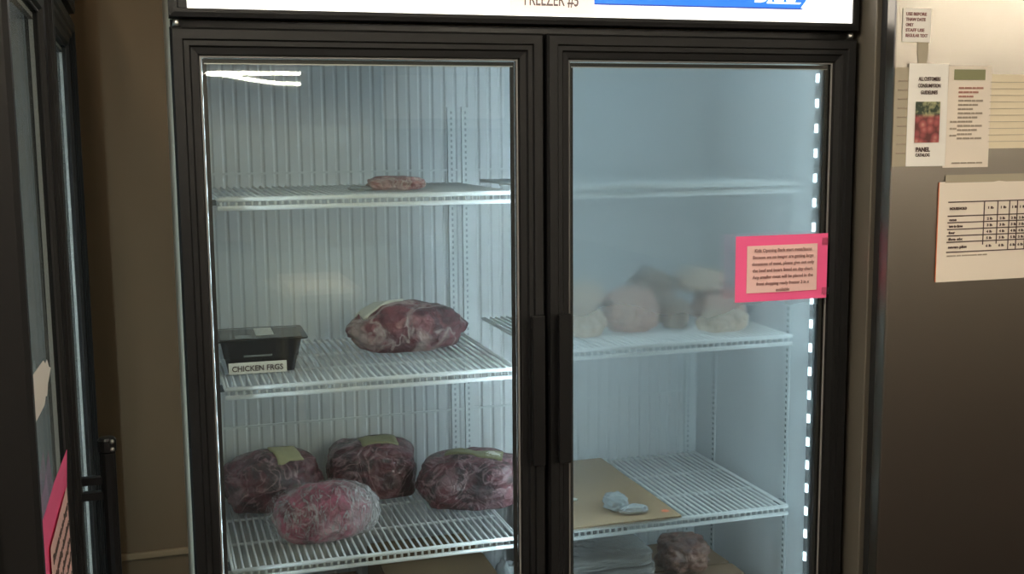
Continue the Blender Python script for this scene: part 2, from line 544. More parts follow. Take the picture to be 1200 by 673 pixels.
# ------------------------------------------------------------------ glass-door freezer (built twice)
def make_freezer(root, lit, handle_style, right_frost):
    # insulated carcass
    bm = boxes((-0.683, -0.632, 0.056, 0.72, 0.12, 1.985), (0.632, 0.683, 0.056, 0.72, 0.12, 1.985),
               (-0.632, 0.632, 0.612, 0.72, 0.12, 1.985), (-0.632, 0.632, 0.056, 0.612, 0.12, 0.395),
               (-0.632, 0.632, 0.056, 0.612, 1.722, 1.985))
    obj('cabinet', bm, M['side'], root)
    # liner: corrugated rear duct panel, smooth sides, floor and top
    bm = boxes((-0.632, -0.628, 0.056, 0.612, 0.395, 1.722), (0.628, 0.632, 0.056, 0.612, 0.395, 1.722),
               (-0.628, 0.628, 0.056, 0.612, 0.395, 0.40), (-0.628, 0.628, 0.056, 0.612, 1.717, 1.722))
    prof = []
    x = -0.628
    pitch = 0.0285
    while x < 0.627:
        for dx, dy in ((0, 0), (0.004, 0.0026), (0.007, 0.0026), (0.011, 0)):
            if x + dx < 0.628:
                prof.append((x + dx, 0.600 + dy))
        x += pitch
    prof.append((0.628, 0.600))
    lo = [bm.verts.new((px, py, 0.40)) for px, py in prof]
    hi = [bm.verts.new((px, py, 1.717)) for px, py in prof]
    for k in range(len(prof) - 1):
        bm.faces.new((lo[k], lo[k + 1], hi[k + 1], hi[k]))
    obj('liner', bm, M['liner'], root)
    bm = boxes((-0.628, 0.628, 0.5965, 0.600, 0.866, 0.871), (-0.628, 0.628, 0.5965, 0.600, 1.458, 1.463))
    obj('duct_seam', bm, M['standard'], root)
    # slotted shelf standards
    for sx, sy, face in ((0.628, 0.149, -1), (-0.628, 0.149, 1), (0.628, 0.50, -1), (-0.628, 0.50, 1)):
        bm = bmesh.new()
        xa, xb = (sx - 0.002, sx) if face < 0 else (sx, sx + 0.002)
        box(bm, xa, xb, sy - 0.010, sy + 0.010, 0.45, 1.61)
        z = 0.46
        while z < 1.60:
            xs = (sx - 0.0024, sx - 0.0018) if face < 0 else (sx + 0.0018, sx + 0.0024)
            box(bm, xs[0], xs[1], sy - 0.0028, sy + 0.0028, z, z + 0.0065, 1)
            z += 0.0135
        obj('shelf_standard', bm, [M['standard'], M['slot']], root)
    for sx in (-0.035, 0.0, 0.600):
        bm = bmesh.new()
        box(bm, sx - 0.009, sx + 0.009, 0.592, 0.600, 0.45, 1.61)
        z = 0.46
        while z < 1.60:
            box(bm, sx - 0.0022, sx + 0.0022, 0.5914, 0.5922, z, z + 0.0065, 1)
            z += 0.0135
        obj('shelf_standard', bm, [M['standard'], M['slot_pale']], root)
    # black face frame with the middle mullion
    bm = boxes((-0.683, -0.653, 0.0362, 0.056, 0.395, 1.75), (0.634, 0.683, 0.0362, 0.056, 0.395, 1.75),
               (-0.653, 0.634, 0.0362, 0.056, 0.36, 0.405), (-0.653, 0.634, 0.0362, 0.056, 1.700, 1.75))
    obj('face_frame', bm, M['black2'], root)
    # the left-hand unit has pale jambs and mullion
    obj('jamb', boxes((0.628, 0.634, 0.0362, 0.056, 0.405, 1.700)), M['black2'] if lit else M['liner'], root)
    obj('mullion', boxes((-0.024, 0.024, 0.0362, 0.075, 0.405, 1.700)), M['black2'] if lit else M['liner'], root)
    # light strips: wall ends and both sides of the mullion
    for sx, face in ((0.628, -1), (-0.652, 1), (0.024, 1), (-0.024, -1)) if lit else ((-0.652, 1), (0.024, 1)):
        edge = abs(sx) > 0.1
        bm = bmesh.new()
        xa, xb = sorted((sx, sx + face * 0.006))
        ya, yb = (0.0405, 0.0555) if edge else (0.056, 0.074)
        box(bm, xa, xb, ya, yb, 0.42, 1.69)
        st = obj('light_strip', bm, M['black2'], root)
        for k in range(24):
            z = 0.450 + k * 0.0525
            lm = bmesh.new()
            xc = sx + face * 0.006
            ym = (ya + yb) / 2
            prof2 = [(0, -0.005), (face * 0.0028, -0.003), (face * 0.0036, 0), (face * 0.0028, 0.003), (0, 0.005)]
            a = [lm.verts.new((xc + q[0], ym + q[1], z - 0.009)) for q in prof2]
            b = [lm.verts.new((xc + q[0], ym + q[1], z + 0.009)) for q in prof2]
            for i in range(4):
                lm.faces.new((a[i], a[i + 1], b[i + 1], b[i]))
            lm.faces.new(a); lm.faces.new(b)
            lm.faces.new((a[0], b[0], b[4], a[4]))
            bmesh.ops.recalc_face_normals(lm, faces=lm.faces[:])
            obj('led', lm, M['led'] if sx > 0 else M['led_soft'], st)
    # two glass doors
    for side, x0, x1 in ((-1, -0.685, -0.0035), (1, 0.0035, 0.685)):
        bm = rect_ring(bmesh.new(), x0, x1, 0.40, 1.735,
                       [(0, 0.036), (0, 0.005), (0.004, 0.0), (0.020, 0.0), (0.0225, 0.0045), (0.031, 0.0045), (0.034, 0.009), (0.0455, 0.011), (0.0485, 0.019), (0.0485, 0.036)], True)
        d = obj('door', bm, M['black'], root)
        gx0, gx1, gz0, gz1 = x0 + 0.047, x1 - 0.047, 0.447, 1.688
        obj('gasket', rect_ring(bmesh.new(), x0 + 0.0482, x1 - 0.0482, 0.4482, 1.6868,
                                [(0, 0.019), (0.0, 0.0165), (0.0025, 0.0165), (0.0032, 0.019)], True), M['gasket'] if lit else M['rubber'], d)
        obj('spacer', rect_ring(bmesh.new(), gx0 + 0.006, gx1 - 0.006, gz0 + 0.006, gz1 - 0.006,
                                [(0, 0.0245), (0.007, 0.0245), (0.007, 0.0300), (0, 0.0300)], True), M['spacer'] if lit else M['spacer_top'], d)
        obj('spacer_edge', boxes((gx0 + 0.009, gx1 - 0.009, 0.0242, 0.0304, gz1 - 0.0150, gz1 - 0.0131)), M['spacer_top'] if lit else M['spacer'], d)
        pane = M['glass'] if right_frost else M['glass_coated']
        obj('pane', boxes((gx0, gx1, 0.0205, 0.0240, gz0, gz1)), pane, d)
        if side < 0:                         # the inner sheet is slightly warped, doubling what it mirrors
            bm = sheet(gx0, gx1, gz0, gz1, lambda u, v: 0, 30, 4, 0.0025)
            for v in bm.verts:
                f = min(1.0, (v.co.x - gx0) / 0.16)
                v.co.y += 0.0298 + 0.0050 * (v.co.z - 1.07) * f * f * (3 - 2 * f)
            obj('pane', bm, pane, d, smooth=True).data.set_sharp_from_angle(angle=R(40))
        else:
            obj('pane', boxes((gx0, gx1, 0.0305, 0.0330, gz0, gz1)), pane, d)
        if side > 0 and right_frost:
            obj('condensation', boxes((gx0, gx1, 0.0335, 0.0345, gz0, gz1)), M['frost'], d)
        # pull handle near the meeting stiles
        if handle_style == 'bar':
            hx = -0.024 if side < 0 else 0.030
            bm = boxes((hx - 0.013, hx + 0.013, -0.022, -0.012, 0.897, 1.197),
                       (hx - 0.010, hx + 0.010, -0.012, 0.001, 0.905, 0.925), (hx - 0.010, hx + 0.010, -0.012, 0.001, 1.169, 1.189))
            obj('handle', bm, M['black2'], d, bevel=0.002)
        else:
            hx = -0.030 if side < 0 else 0.018
            if side > 0:
                bm = tube(bmesh.new(), [(hx, -0.040, 0.70), (hx, -0.040, 1.026)], 0.0125, 12)
                tube(bm, [(hx, -0.040, 1.026), (hx, -0.040, 1.029), (hx, -0.040, 1.046), (hx, -0.040, 1.050)], [0.0095, 0.0145, 0.0145, 0.011], 12)
                for hz in (0.959, 0.983, 0.72):
                    box(bm, hx - 0.007, hx + 0.007, -0.040, 0.002, hz - 0.006, hz + 0.006)
                h = obj('handle', bm, M['black2'], d)
                bm = bmesh.new()
                for hz in (1.033, 1.045):
                    bmesh.ops.create_uvsphere(bm, u_segments=8, v_segments=6, radius=0.0035, matrix=Matrix.Translation((hx - 0.012, -0.048, hz)))
                obj('rivet', bm, M['metal'], d, smooth=True)
        hxx = x0 + 0.012 if side < 0 else x1 - 0.012
        bm = bmesh.new()
        bmesh.ops.create_cone(bm, cap_ends=True, segments=12, radius1=0.007, radius2=0.0055, depth=0.012, matrix=Matrix.Translation((hxx, 0.012, 1.7425)))
        obj('hinge_pin', bm, M['metal'], d, smooth=True)
    # header with its sign
    bm = boxes((-0.685, 0.685, 0.012, 0.045, 1.752, 1.985))
    rect_ring(bm, -0.685, 0.685, 1.752, 1.985, [(0, 0.012), (0, -0.001), (0.008, -0.003), (0.014, -0.003), (0.016, 0.006), (0.016, 0.012)])
    hd = obj('header', bm, M['black'], root)
    obj('sign_panel', boxes((-0.654, 0.671, 0.001, 0.010, 1.7665, 1.968)), M['sign'] if lit else M['brown_panel'], hd)
    # base: louvred grille and castors
    bm = boxes((-0.683, 0.683, 0.03, 0.045, 0.12, 0.36))
    for k in range(9):
        box(bm, -0.6, 0.6, 0.018, 0.03, 0.15 + k * 0.021, 0.162 + k * 0.021)
    obj('base_grille', bm, M['black'], root)
    for cx, cy in ((-0.60, 0.12), (0.60, 0.12), (-0.60, 0.64), (0.60, 0.64)):
        bm = bmesh.new()
        bmesh.ops.create_cone(bm, cap_ends=True, segments=18, radius1=0.045, radius2=0.045, depth=0.03,
                              matrix=Matrix.Translation((cx, cy, 0.045)) @ Matrix.Rotation(R(90), 4, 'Y'))
        box(bm, cx - 0.022, cx - 0.018, cy - 0.03, cy + 0.03, 0.04, 0.12)
        box(bm, cx + 0.018, cx + 0.022, cy - 0.03, cy + 0.03, 0.04, 0.12)
        obj('caster', bm, M['rubber'], root)
    return hd

FZ = thing('display_freezer', 'two-door black glass-front upright freezer with white lit sign across its top', 'freezer', (0, 0, 0))
HD = make_freezer(FZ, True, 'bar', True)
# sign graphics: blue banner with slanted end, its tail further left, half-seen lettering
def slab(pts, y0, y1):
    bm = bmesh.new()
    a = [bm.verts.new((p[0], y0, p[1])) for p in pts]
    b = [bm.verts.new((p[0], y1, p[1])) for p in pts]
    bm.faces.new(a); bm.faces.new(b)
    for k in range(len(pts)):
        bm.faces.new((a[k], a[(k + 1) % len(pts)], b[(k + 1) % len(pts)], b[k]))
    bmesh.ops.recalc_face_normals(bm, faces=bm.faces[:])
    return bm
obj('blue_banner', slab([(0.098, 1.7935), (0.548, 1.7945), (0.590, 1.85), (0.098, 1.85)], 0.0000, 0.0012), M['banner'], HD)
obj('blue_banner', slab([(-0.150, 1.850), (-0.118, 1.794), (-0.072, 1.794), (-0.072, 1.85)], 0.0000, 0.0012), M['banner'], HD)
obj('banner_line', slab([(0.098, 1.7905), (0.549, 1.7915), (0.556, 1.7945), (0.098, 1.7935)], 0.0000, 0.0012), M['banner_dark'], HD)
obj('banner_line', slab([(0.549, 1.7945), (0.553, 1.7945), (0.592, 1.85), (0.588, 1.85)], -0.0006, 0.0002), M['logo'], HD)
text('logo_lettering', 'Blue', 0.062, (0.440, -0.0006, 1.8055), M['logo'], HD, width=0.098, bold=0.002, slant=0.35)
obj('logo_underline', slab([(0.470, 1.802), (0.545, 1.802), (0.548, 1.8055), (0.470, 1.8055)], -0.0008, 0.0002), M['logo'], HD)
LB = tag(obj('label_sticker', boxes((-0.072, 0.098, -0.0005, 0.0010, 1.7715, 1.850)), M['sticker']),
         'white sticker on the lit freezer sign reading FREEZER #5', 'sticker')
text('lettering', 'FREEZER #5', 0.0335, (-0.044, -0.0008, 1.7865), M['letter'], LB, width=0.108, bold=0.0004)

LF = thing('display_freezer', 'dark two-door glass freezer at the left edge, seen edge-on with unlit sign', 'freezer', (-0.8546, -0.235, 0), R(90.5))
LF.scale = (1, 1, 1.025)
make_freezer(LF, False, 'tube', False)

# ------------------------------------------------------------------ wire shelves
def wire_shelf(x0, x1, ztop, label, n=41):
    yf, yb = 0.103, 0.568
    t = thing('wire_shelf', label, 'shelf', ((x0 + x1) / 2, 0.335, ztop), 0, 'white wire freezer shelves')
    ox, oy = (x0 + x1) / 2, 0.335
    r = 0.0025
    bm = bmesh.new()
    for k in range(n):
        x = x0 + 0.006 + (x1 - x0 - 0.012) * k / (n - 1) - ox
        tube(bm, [(x, yb - oy, -r), (x, yf - oy + 0.003, -r), (x, yf - oy, -0.005), (x, yf - oy, -0.021)], r, 6)
    for yy in (0.258, 0.413, yb):
        tube(bm, [(x0 - ox, yy - oy, -3 * r), (x1 - ox, yy - oy, -3 * r)], 0.0030, 6)
    obj('wire_grid', bm, M['wire'], t, smooth=True)
    bm = bmesh.new()
    for zz in (-0.0035, -0.0200):
        tube(bm, [(x0 - ox, yf - oy - 0.004, zz), (x1 - ox, yf - oy - 0.004, zz)], 0.0044, 8)
    for xx in (x0, x1):
        tube(bm, [(xx - ox, yf - oy - 0.002, -0.0035), (xx - ox, yb - oy, -0.0035)], 0.0030, 6)
    obj('front_rail', bm, M['wire'], t, smooth=True)
    return t
SHELVES = [
    (-0.612, -0.030, 1.433, 'top left wire shelf holding one small meat package'),
    (-0.612, -0.030, 1.073, 'left wire shelf under the black tray and the single roast'),
    (-0.612, -0.030, 0.713, 'left wire shelf under the four wrapped roasts'),
    (0.030, 0.606, 1.439, 'empty top wire shelf behind the fogged right door'),
    (0.030, 0.606, 1.102, 'wire shelf under the frozen chicken behind the fogged right door'),
    (0.030, 0.606, 0.713, 'right wire shelf under the brown cardboard sheet'),
]
for a in SHELVES:
    sh = wire_shelf(*a)
    for sx in (a[0], a[1]):                  # shelf clips into the standards
        s = 1 if sx > 0.3 or (sx < 0 and sx > -0.3) else -1
        wallx = 0.628 * (1 if a[0] > 0 else -1)
        if abs(sx) > 0.3:
            xa, xb = sorted((sx, wallx - 0.0026 * (1 if wallx > 0 else -1)))
            bm = boxes((xa - sh.location.x, xb - sh.location.x, 0.137 - 0.335, 0.161 - 0.335, -0.016, -0.0065))
            obj('shelf_clip', bm, M['slot'], sh)

# ------------------------------------------------------------------ meat
def lump(dims, seed, sq=2.6, amp=0.10, freq=2.2, flat=0.32, sub=5, crease=0.0):
    """an irregular package resting flat on z = 0, centred in x and y"""
    bm = bmesh.new()
    bmesh.ops.create_icosphere(bm, subdivisions=sub, radius=1)
    off = Vector((seed * 3.1, seed * 1.7, seed * 2.3))
    L, W, H = dims
    for v in bm.verts:
        d = v.co.normalized()
        r = (abs(d.x) ** sq + abs(d.y) ** sq + abs(d.z) ** sq) ** (-1 / sq)
        n = noise.noise(d * freq + off) + 0.5 * noise.noise(d * freq * 2.3 + off)
        r *= 1 + amp * n
        if crease:
            c = abs(noise.noise(d * freq * 1.2 + off * 2))
            r -= crease * max(0, 1 - c / 0.10)
        r += 0.012 * noise.noise(d * 13 + off)
        v.co = d * r
    zmin = -1 + flat
    for v in bm.verts:
        if v.co.z < zmin:
            v.co.z = zmin + (v.co.z - zmin) * 0.04
    lo = [min(v.co[i] for v in bm.verts) for i in range(3)]
    hi = [max(v.co[i] for v in bm.verts) for i in range(3)]
    for v in bm.verts:
        for i, D in enumerate(dims):
            t = (v.co[i] - lo[i]) / (hi[i] - lo[i])
            v.co[i] = t * D - (0 if i == 2 else D / 2)
    return bm

def label_patch(target_bm_verts, cx, cy, lx, ly, rot, lift=0.0042, n=8):
    """a label draped over the top of a lump: sample the top surface under each grid point"""
    bm = bmesh.new()
    ca, sa = math.cos(rot), math.sin(rot)
    g = {}
    for s in (0, 1):
        for i in range(n + 1):
            for j in range(n + 1):
                u = (i / n - 0.5) * lx
                v = (j / n - 0.5) * ly
                x = cx + u * ca - v * sa
                y = cy + u * sa + v * ca
                num = den = 0.0
                for p in target_bm_verts:
                    dd = (p[0] - x) ** 2 + (p[1] - y) ** 2
                    wgt = 1 / (dd + 8e-6) ** 2
                    num += wgt * p[2]; den += wgt
                g[s, i, j] = bm.verts.new((x, y, num / den + (lift if s == 0 else -0.002)))
    for i in range(n):
        for j in range(n):
            bm.faces.new((g[0, i, j], g[0, i + 1, j], g[0, i + 1, j + 1], g[0, i, j + 1]))
            bm.faces.new((g[1, i, j], g[1, i, j + 1], g[1, i + 1, j + 1], g[1, i + 1, j]))
    for i in range(n):
        for j in (0, n):
            bm.faces.new((g[0, i, j], g[1, i, j], g[1, i + 1, j], g[0, i + 1, j]))
    for j in range(n):
        for i in (0, n):
            bm.faces.new((g[0, i, j], g[0, i, j + 1], g[1, i, j + 1], g[1, i, j]))
    bmesh.ops.recalc_face_normals(bm, faces=bm.faces[:])
    return bm

def roast(label, loc, dims, seed, m, rz=0, lab=None, wrap=False, group='wrapped roasts in the freezer', **kw):
    t = thing('roast', label, 'meat', loc, rz, group)
    bm = lump(dims, seed, **kw)
    tops = [tuple(v.co) for v in bm.verts if v.normal.z > 0.05 or v.co.z > dims[2] * 0.5]
    if wrap:
        wb = bm.copy()
        wb.normal_update()
        for v in wb.verts:
            n = 0.003 + 0.003 * abs(noise.noise(v.co * 18 + Vector((seed, 0, 0))))
            # loose film gathered towards the ends
            e = max(0, abs(v.co.x) / (dims[0] / 2) - 0.62)
            v.co += v.normal * (n + 0.035 * e)
            if v.co.z < 0.0005:
                v.co.z = 0.0005
        obj('plastic_wrap', wb, M['cling'], t, smooth=True)
    obj('meat', bm, m, t, smooth=True)
    for (cx, cy, lx, ly, ro, mm, nm) in (lab or []):
        obj(nm, label_patch(tops, cx, cy, lx, ly, ro), mm, t, smooth=True)
    return t

beef = lambda s, k=0.62: meat_mat('beef', (0.030, 0.008, 0.013), (0.135, 0.028, 0.042), (0.36, 0.21, 0.23), k, s)
roast('single pale-streaked roast lying alone on the left shelf beside the black tray', (-0.198, 0.385, 1.074), (0.276, 0.17, 0.108), 3.2,
      meat_mat('pork', (0.09, 0.022, 0.032), (0.25, 0.07, 0.085), (0.58, 0.46, 0.45), 0.75, 2.0, fatscale=7.0),
      lab=[(-0.062, 0.0, 0.095, 0.05, R(14), M['label_w'], 'price_label')], sq=2.2, amp=0.10, flat=0.28, crease=0.05)
roast('dark wrapped roast at the back left corner, half behind the frosted-film roast', (-0.492, 0.475, 0.714), (0.235, 0.165, 0.131), 7.7,
      beef(1.0), rz=R(12), lab=[(0.022, -0.020, 0.062, 0.060, R(4), M['label_y'], 'price_label')], sq=2.5, amp=0.13, flat=0.3)
roast('dark boxy roast in the middle at the back of the four-roast shelf', (-0.265, 0.495, 0.714), (0.212, 0.155, 0.130), 11.3,
      beef(4.0), rz=R(-4), lab=[(0.015, -0.015, 0.085, 0.052, R(6), M['label_g'], 'price_label')], sq=3.4, amp=0.08, flat=0.25, crease=0.03)
roast('front roast wrapped in shiny crumpled cling film, nearest on its shelf', (-0.418, 0.232, 0.714), (0.212, 0.140, 0.114), 5.1,
      meat_mat('beef_front', (0.13, 0.018, 0.036), (0.40, 0.07, 0.13), (0.62, 0.44, 0.48), 0.55, 9.0), rz=R(8), wrap=True, sq=2.25, amp=0.07, flat=0.22)
roast('dark red roast at the right end of its shelf, partly behind the middle door frame', (-0.066, 0.350, 0.714), (0.250, 0.175, 0.119), 15.9,
      beef(7.0, 0.7), rz=R(-10), lab=[(0.010, -0.005, 0.13, 0.04, R(-12), M['label_g'], 'price_label'), (0.052, -0.016, 0.034, 0.026, R(-12), M['label_w'], 'white_sticker')],
      sq=2.7, amp=0.12, flat=0.28, crease=0.03)
# small tray-less package on the top shelf
t = thing('meat_package', 'small flat film-wrapped meat package alone on the top left shelf', 'meat', (-0.245, 0.235, 1.4345), R(-3))
bm = lump((0.125, 0.085, 0.029), 21.0, sq=2.8, amp=0.14, flat=0.3)
obj('meat', bm, meat_mat('small_meat', (0.16, 0.05, 0.055), (0.34, 0.14, 0.13), (0.6, 0.5, 0.45), 0.6, 13.0), t, smooth=True)
bm = lump((0.06, 0.05, 0.009), 22.0, sq=2.2, amp=0.2, flat=0.3, sub=4)
for v in bm.verts:
    v.co.x -= 0.072
obj('film_flap', bm, M['film'], t, smooth=True)

# black tray with its film lid
TR = thing('food_tray', 'black plastic food tray with clear lid and white CHICKEN label on its front', 'tray', (-0.531, 0.272, 1.074), R(-1))
bm = bmesh.new()
def rr(x, y, z, r=0.012, n=4):
    pts = []
    for cx, cy, a0 in ((x - r, y - r, 0), (-x + r, y - r, 90), (-x + r, -y + r, 180), (x - r, -y + r, 270)):
        for k in range(n + 1):
            a = R(a0 + 90 * k / n)
            pts.append((cx + r * math.cos(a), cy + r * math.sin(a), z))
    return pts
rings = [rr(0.066, 0.052, 0.0), rr(0.072, 0.058, 0.030), rr(0.0735, 0.059, 0.031), rr(0.080, 0.066, 0.066), rr(0.092, 0.078, 0.068),
         rr(0.092, 0.078, 0.071), rr(0.079, 0.065, 0.070), rr(0.066, 0.052, 0.004)]
rv = [[bm.verts.new(p) for p in r_] for r_ in rings]
for a, b in zip(rv, rv[1:]):
    for k in range(len(a)):
        bm.faces.new((a[k], a[(k + 1) % len(a)], b[(k + 1) % len(a)], b[k]))
bm.faces.new(rv[0][::-1]); bm.faces.new(rv[-1])
bmesh.ops.recalc_face_normals(bm, faces=bm.faces[:])
obj('tray_body', bm, M['traycol'], TR)
bm = lump((0.135, 0.105, 0.058), 31.0, sq=4, amp=0.08, flat=0.2, sub=4)
for v in bm.verts:
    v.co.z += 0.006
obj('meat', bm, meat_mat('tray_meat', (0.10, 0.03, 0.03), (0.22, 0.07, 0.06), (0.4, 0.3, 0.28), 0.4, 17.0), TR, smooth=True)
obj('film_lid', boxes((-0.080, 0.080, -0.066, 0.066, 0.0712, 0.0716)), M['glass'], TR)
obj('lid_label', boxes((-0.008, 0.028, -0.030, 0.060, 0.0718, 0.0722)), M['label_w'], TR)
obj('lid_label', boxes((-0.050, -0.018, -0.062, -0.022, 0.0718, 0.0722)), M['film'], TR)
obj('tray_clip', boxes((-0.036, 0.020, -0.0665, -0.060, 0.0355, 0.0385)), M['film'], TR)
fl = obj('front_label', sheet(-0.066, 0.048, 0.002, 0.024, lambda u, v: 0.0645 + 0.004 * (1 - v) - 0.002 * math.sin(u * 3.14), 10, 3), M['paper_white'], TR)
text('lettering', 'CHICKEN FRGS', 0.0155, (-0.060, -0.0692, 0.0075), M['ink'], fl, width=0.100, bold=0.0003)

# frozen chicken pieces behind the fogged door
CH = [
    ((0.172, 0.235, 1.103), (0.092, 0.085, 0.066), 41, 'pale', 'lower pale chicken piece by the middle frame, bottom of the left pair'),
    ((0.170, 0.245, 1.167), (0.090, 0.080, 0.058), 42, 'pale', 'upper pale chicken piece by the middle frame, top of the left pair'),
    ((0.292, 0.262, 1.103), (0.140, 0.110, 0.104), 43, 'pink', 'pinkish chicken piece right of the left pair behind fogged glass'),
    ((0.385, 0.360, 1.103), (0.120, 0.110, 0.128), 44, 'dull', 'tall brownish chicken piece in the middle of the fogged pile'),
    ((0.485, 0.190, 1.103), (0.135, 0.080, 0.050), 45, 'pale', 'flat cream chicken piece lying in front at the right of the pile'),
    ((0.535, 0.315, 1.103), (0.135, 0.110, 0.078), 46, 'pink', 'pinkish chicken piece at the right end of the pile'),
    ((0.490, 0.320, 1.178), (0.130, 0.110, 0.058), 47, 'pale', 'pale chicken piece on top of the right end of the pile'),
    ((0.400, 0.262, 1.103), (0.066, 0.070, 0.070), 48, 'dull', 'small brownish chicken piece between the pink and cream pieces'),
]
cm = {'pale': meat_mat('chicken_pale', (0.40, 0.28, 0.20), (0.58, 0.44, 0.33), (0.72, 0.60, 0.46), 0.4, 3.0, 0.4),
      'pink': meat_mat('chicken_pink', (0.30, 0.15, 0.115), (0.44, 0.26, 0.20), (0.60, 0.44, 0.34), 0.4, 5.0, 0.4),
      'dull': meat_mat('chicken_dull', (0.14, 0.09, 0.06), (0.27, 0.19, 0.135), (0.42, 0.32, 0.24), 0.4, 8.0, 0.4)}
for loc, dims, seed, kind, label in CH:
    o = obj('frozen_chicken', lump(dims, seed, sq=2.3, amp=0.14, flat=0.22, sub=4), cm[kind], smooth=True)
    o.location = loc
    o.rotation_euler = (0, 0, R((seed * 37) % 40 - 20))
    tag(o, label, 'chicken', 'frozen chicken behind the fogged door')

# cardboard sheet with the crumpled bag
bm = bmesh.new()
g = {}
for s in (0, 1):
    for i in range(9):
        for j in range(9):
            u, v = i / 8, j / 8
            g[s, i, j] = bm.verts.new((0.045 + 0.296 * u, 0.094 + 0.470 * v, 0.7145 + (0.004 if s else 0) + 0.0008 * math.sin(v * 5 + u * 3) ** 2))
for i in range(8):
    for j in range(8):
        bm.faces.new((g[1, i, j], g[1, i + 1, j], g[1, i + 1, j + 1], g[1, i, j + 1]))
        bm.faces.new((g[0, i, j], g[0, i, j + 1], g[0, i + 1, j + 1], g[0, i + 1, j]))
for k in range(8):
    for e in (0, 8):
        bm.faces.new((g[0, k, e], g[0, k + 1, e], g[1, k + 1, e], g[1, k, e]))
        bm.faces.new((g[0, e, k], g[1, e, k], g[1, e, k + 1], g[0, e, k + 1]))
bmesh.ops.recalc_face_normals(bm, faces=bm.faces[:])
CB = tag(obj('cardboard_sheet', bm, M['card']), 'flat brown cardboard sheet lying on the lower right wire shelf', 'cardboard')
bm = bmesh.new()
bmesh.ops.create_circle(bm, cap_ends=True, segments=14, radius=0.009, matrix=Matrix.Translation((0.318, 0.128, 0.7205)))
for v in bm.verts:
    v.co.x += 0.002 * math.sin(v.co.y * 900)
obj('red_mark', bm, M['redmark'], CB)
t = thing('plastic_bag', 'crumpled clear plastic bag with silver end lying on the brown cardboard', 'bag', (0.222, 0.185, 0.7195), R(-8))
obj('bag_body', lump((0.058, 0.085, 0.036), 51, sq=2.2, amp=0.3, freq=3, flat=0.2, sub=4), M['film'], t, smooth=True)
bm = lump((0.070, 0.040, 0.020), 52, sq=2.4, amp=0.25, freq=3, flat=0.2, sub=4)
for v in bm.verts:
    v.co.x += 0.030; v.co.y -= 0.040
obj('bag_end', bm, M['foil'], t, smooth=True)
o = obj('plastic_scrap', lump((0.024, 0.018, 0.006), 53, amp=0.3, flat=0.2, sub=3), M['label_w'], smooth=True)
o.location = (0.150, 0.262, 0.7195)
tag(o, 'tiny white scrap on the cardboard beside the middle frame', 'scrap')

# contents on the freezer floor
def carton(name, label, x0, x1, y0, y1, z0, z1, m, flap=None, group=None, rz=0):
    t = thing(name, label, 'box', ((x0 + x1) / 2, (y0 + y1) / 2, z0), rz, group)
    hx, hy, h = (x1 - x0) / 2, (y1 - y0) / 2, z1 - z0
    w_ = 0.004
    obj('box_body', boxes((-hx, hx, -hy, -hy + w_, 0, h), (-hx, hx, hy - w_, hy, 0, h), (-hx, -hx + w_, -hy + w_, hy - w_, 0, h),
                          (hx - w_, hx, -hy + w_, hy - w_, 0, h), (-hx + w_, hx - w_, -hy + w_, hy - w_, 0, w_)), m, t)
    for s, ang in ((-1, R(flap[0])), (1, R(flap[1]))) if flap else ():
        L = hy * 0.96
        bm = boxes((-hx + 0.003, hx - 0.003, 0, L, 0, 0.004))
        f = obj('box_flap', bm, m, t)
        f.location = (0, s * hy, h + 0.0005)
        f.rotation_euler = (ang, 0, R(0) if s < 0 else R(180))
    return t
carton('cardboard_box', 'brown cardboard box under the left roast shelf at the frame bottom', -0.285, -0.045, 0.17, 0.47, 0.4005, 0.592, M['card'], (2, 1))
carton('cardboard_box', 'worn brown carton at the bottom right under the cardboard sheet', 0.335, 0.585, 0.13, 0.50, 0.4005, 0.492, M['card2'], (1.5, 1))
o = obj('plastic_bag', lump((0.075, 0.13, 0.185), 61, sq=2.4, amp=0.25, freq=3, flat=0.15, sub=4), M['film'], smooth=True)
o.location = (0.008, 0.30, 0.4005)
tag(o, 'crumpled grey plastic bag right of the bottom left box', 'bag')
t = carton('cardboard_box', 'carton in the bottom left corner seen through the wire shelf', -0.600, -0.310, 0.16, 0.48, 0.4005, 0.530, M['card2'])
PK = ['topmost', 'second', 'third', 'fourth', 'fifth', 'sixth', 'lowest']
for k in range(7):
    bm = lump((0.262, 0.30, 0.0300), 70 + k, sq=8, amp=0.05, flat=0.2, sub=5)
    o = obj('wrapped_package', bm, M['pack'], smooth=True)
    o.location = (0.196 + 0.006 * (k % 2), 0.315, 0.4005 + 0.0303 * (6 - k))
    tag(o, '%s flat grey film-wrapped package in the stack beside the middle frame' % PK[k], 'package', 'flat wrapped packages on the freezer floor')
t = thing('meat_package', 'crumpled brown-red meat package on the worn carton at bottom right', 'meat', (0.452, 0.320, 0.5035), R(-15))
obj('meat', lump((0.135, 0.12, 0.082), 81, sq=3, amp=0.2, freq=2.6, flat=0.2), meat_mat('brown_meat', (0.05, 0.02, 0.016), (0.14, 0.06, 0.042), (0.28, 0.17, 0.12), 0.5, 23.0), t, smooth=True)

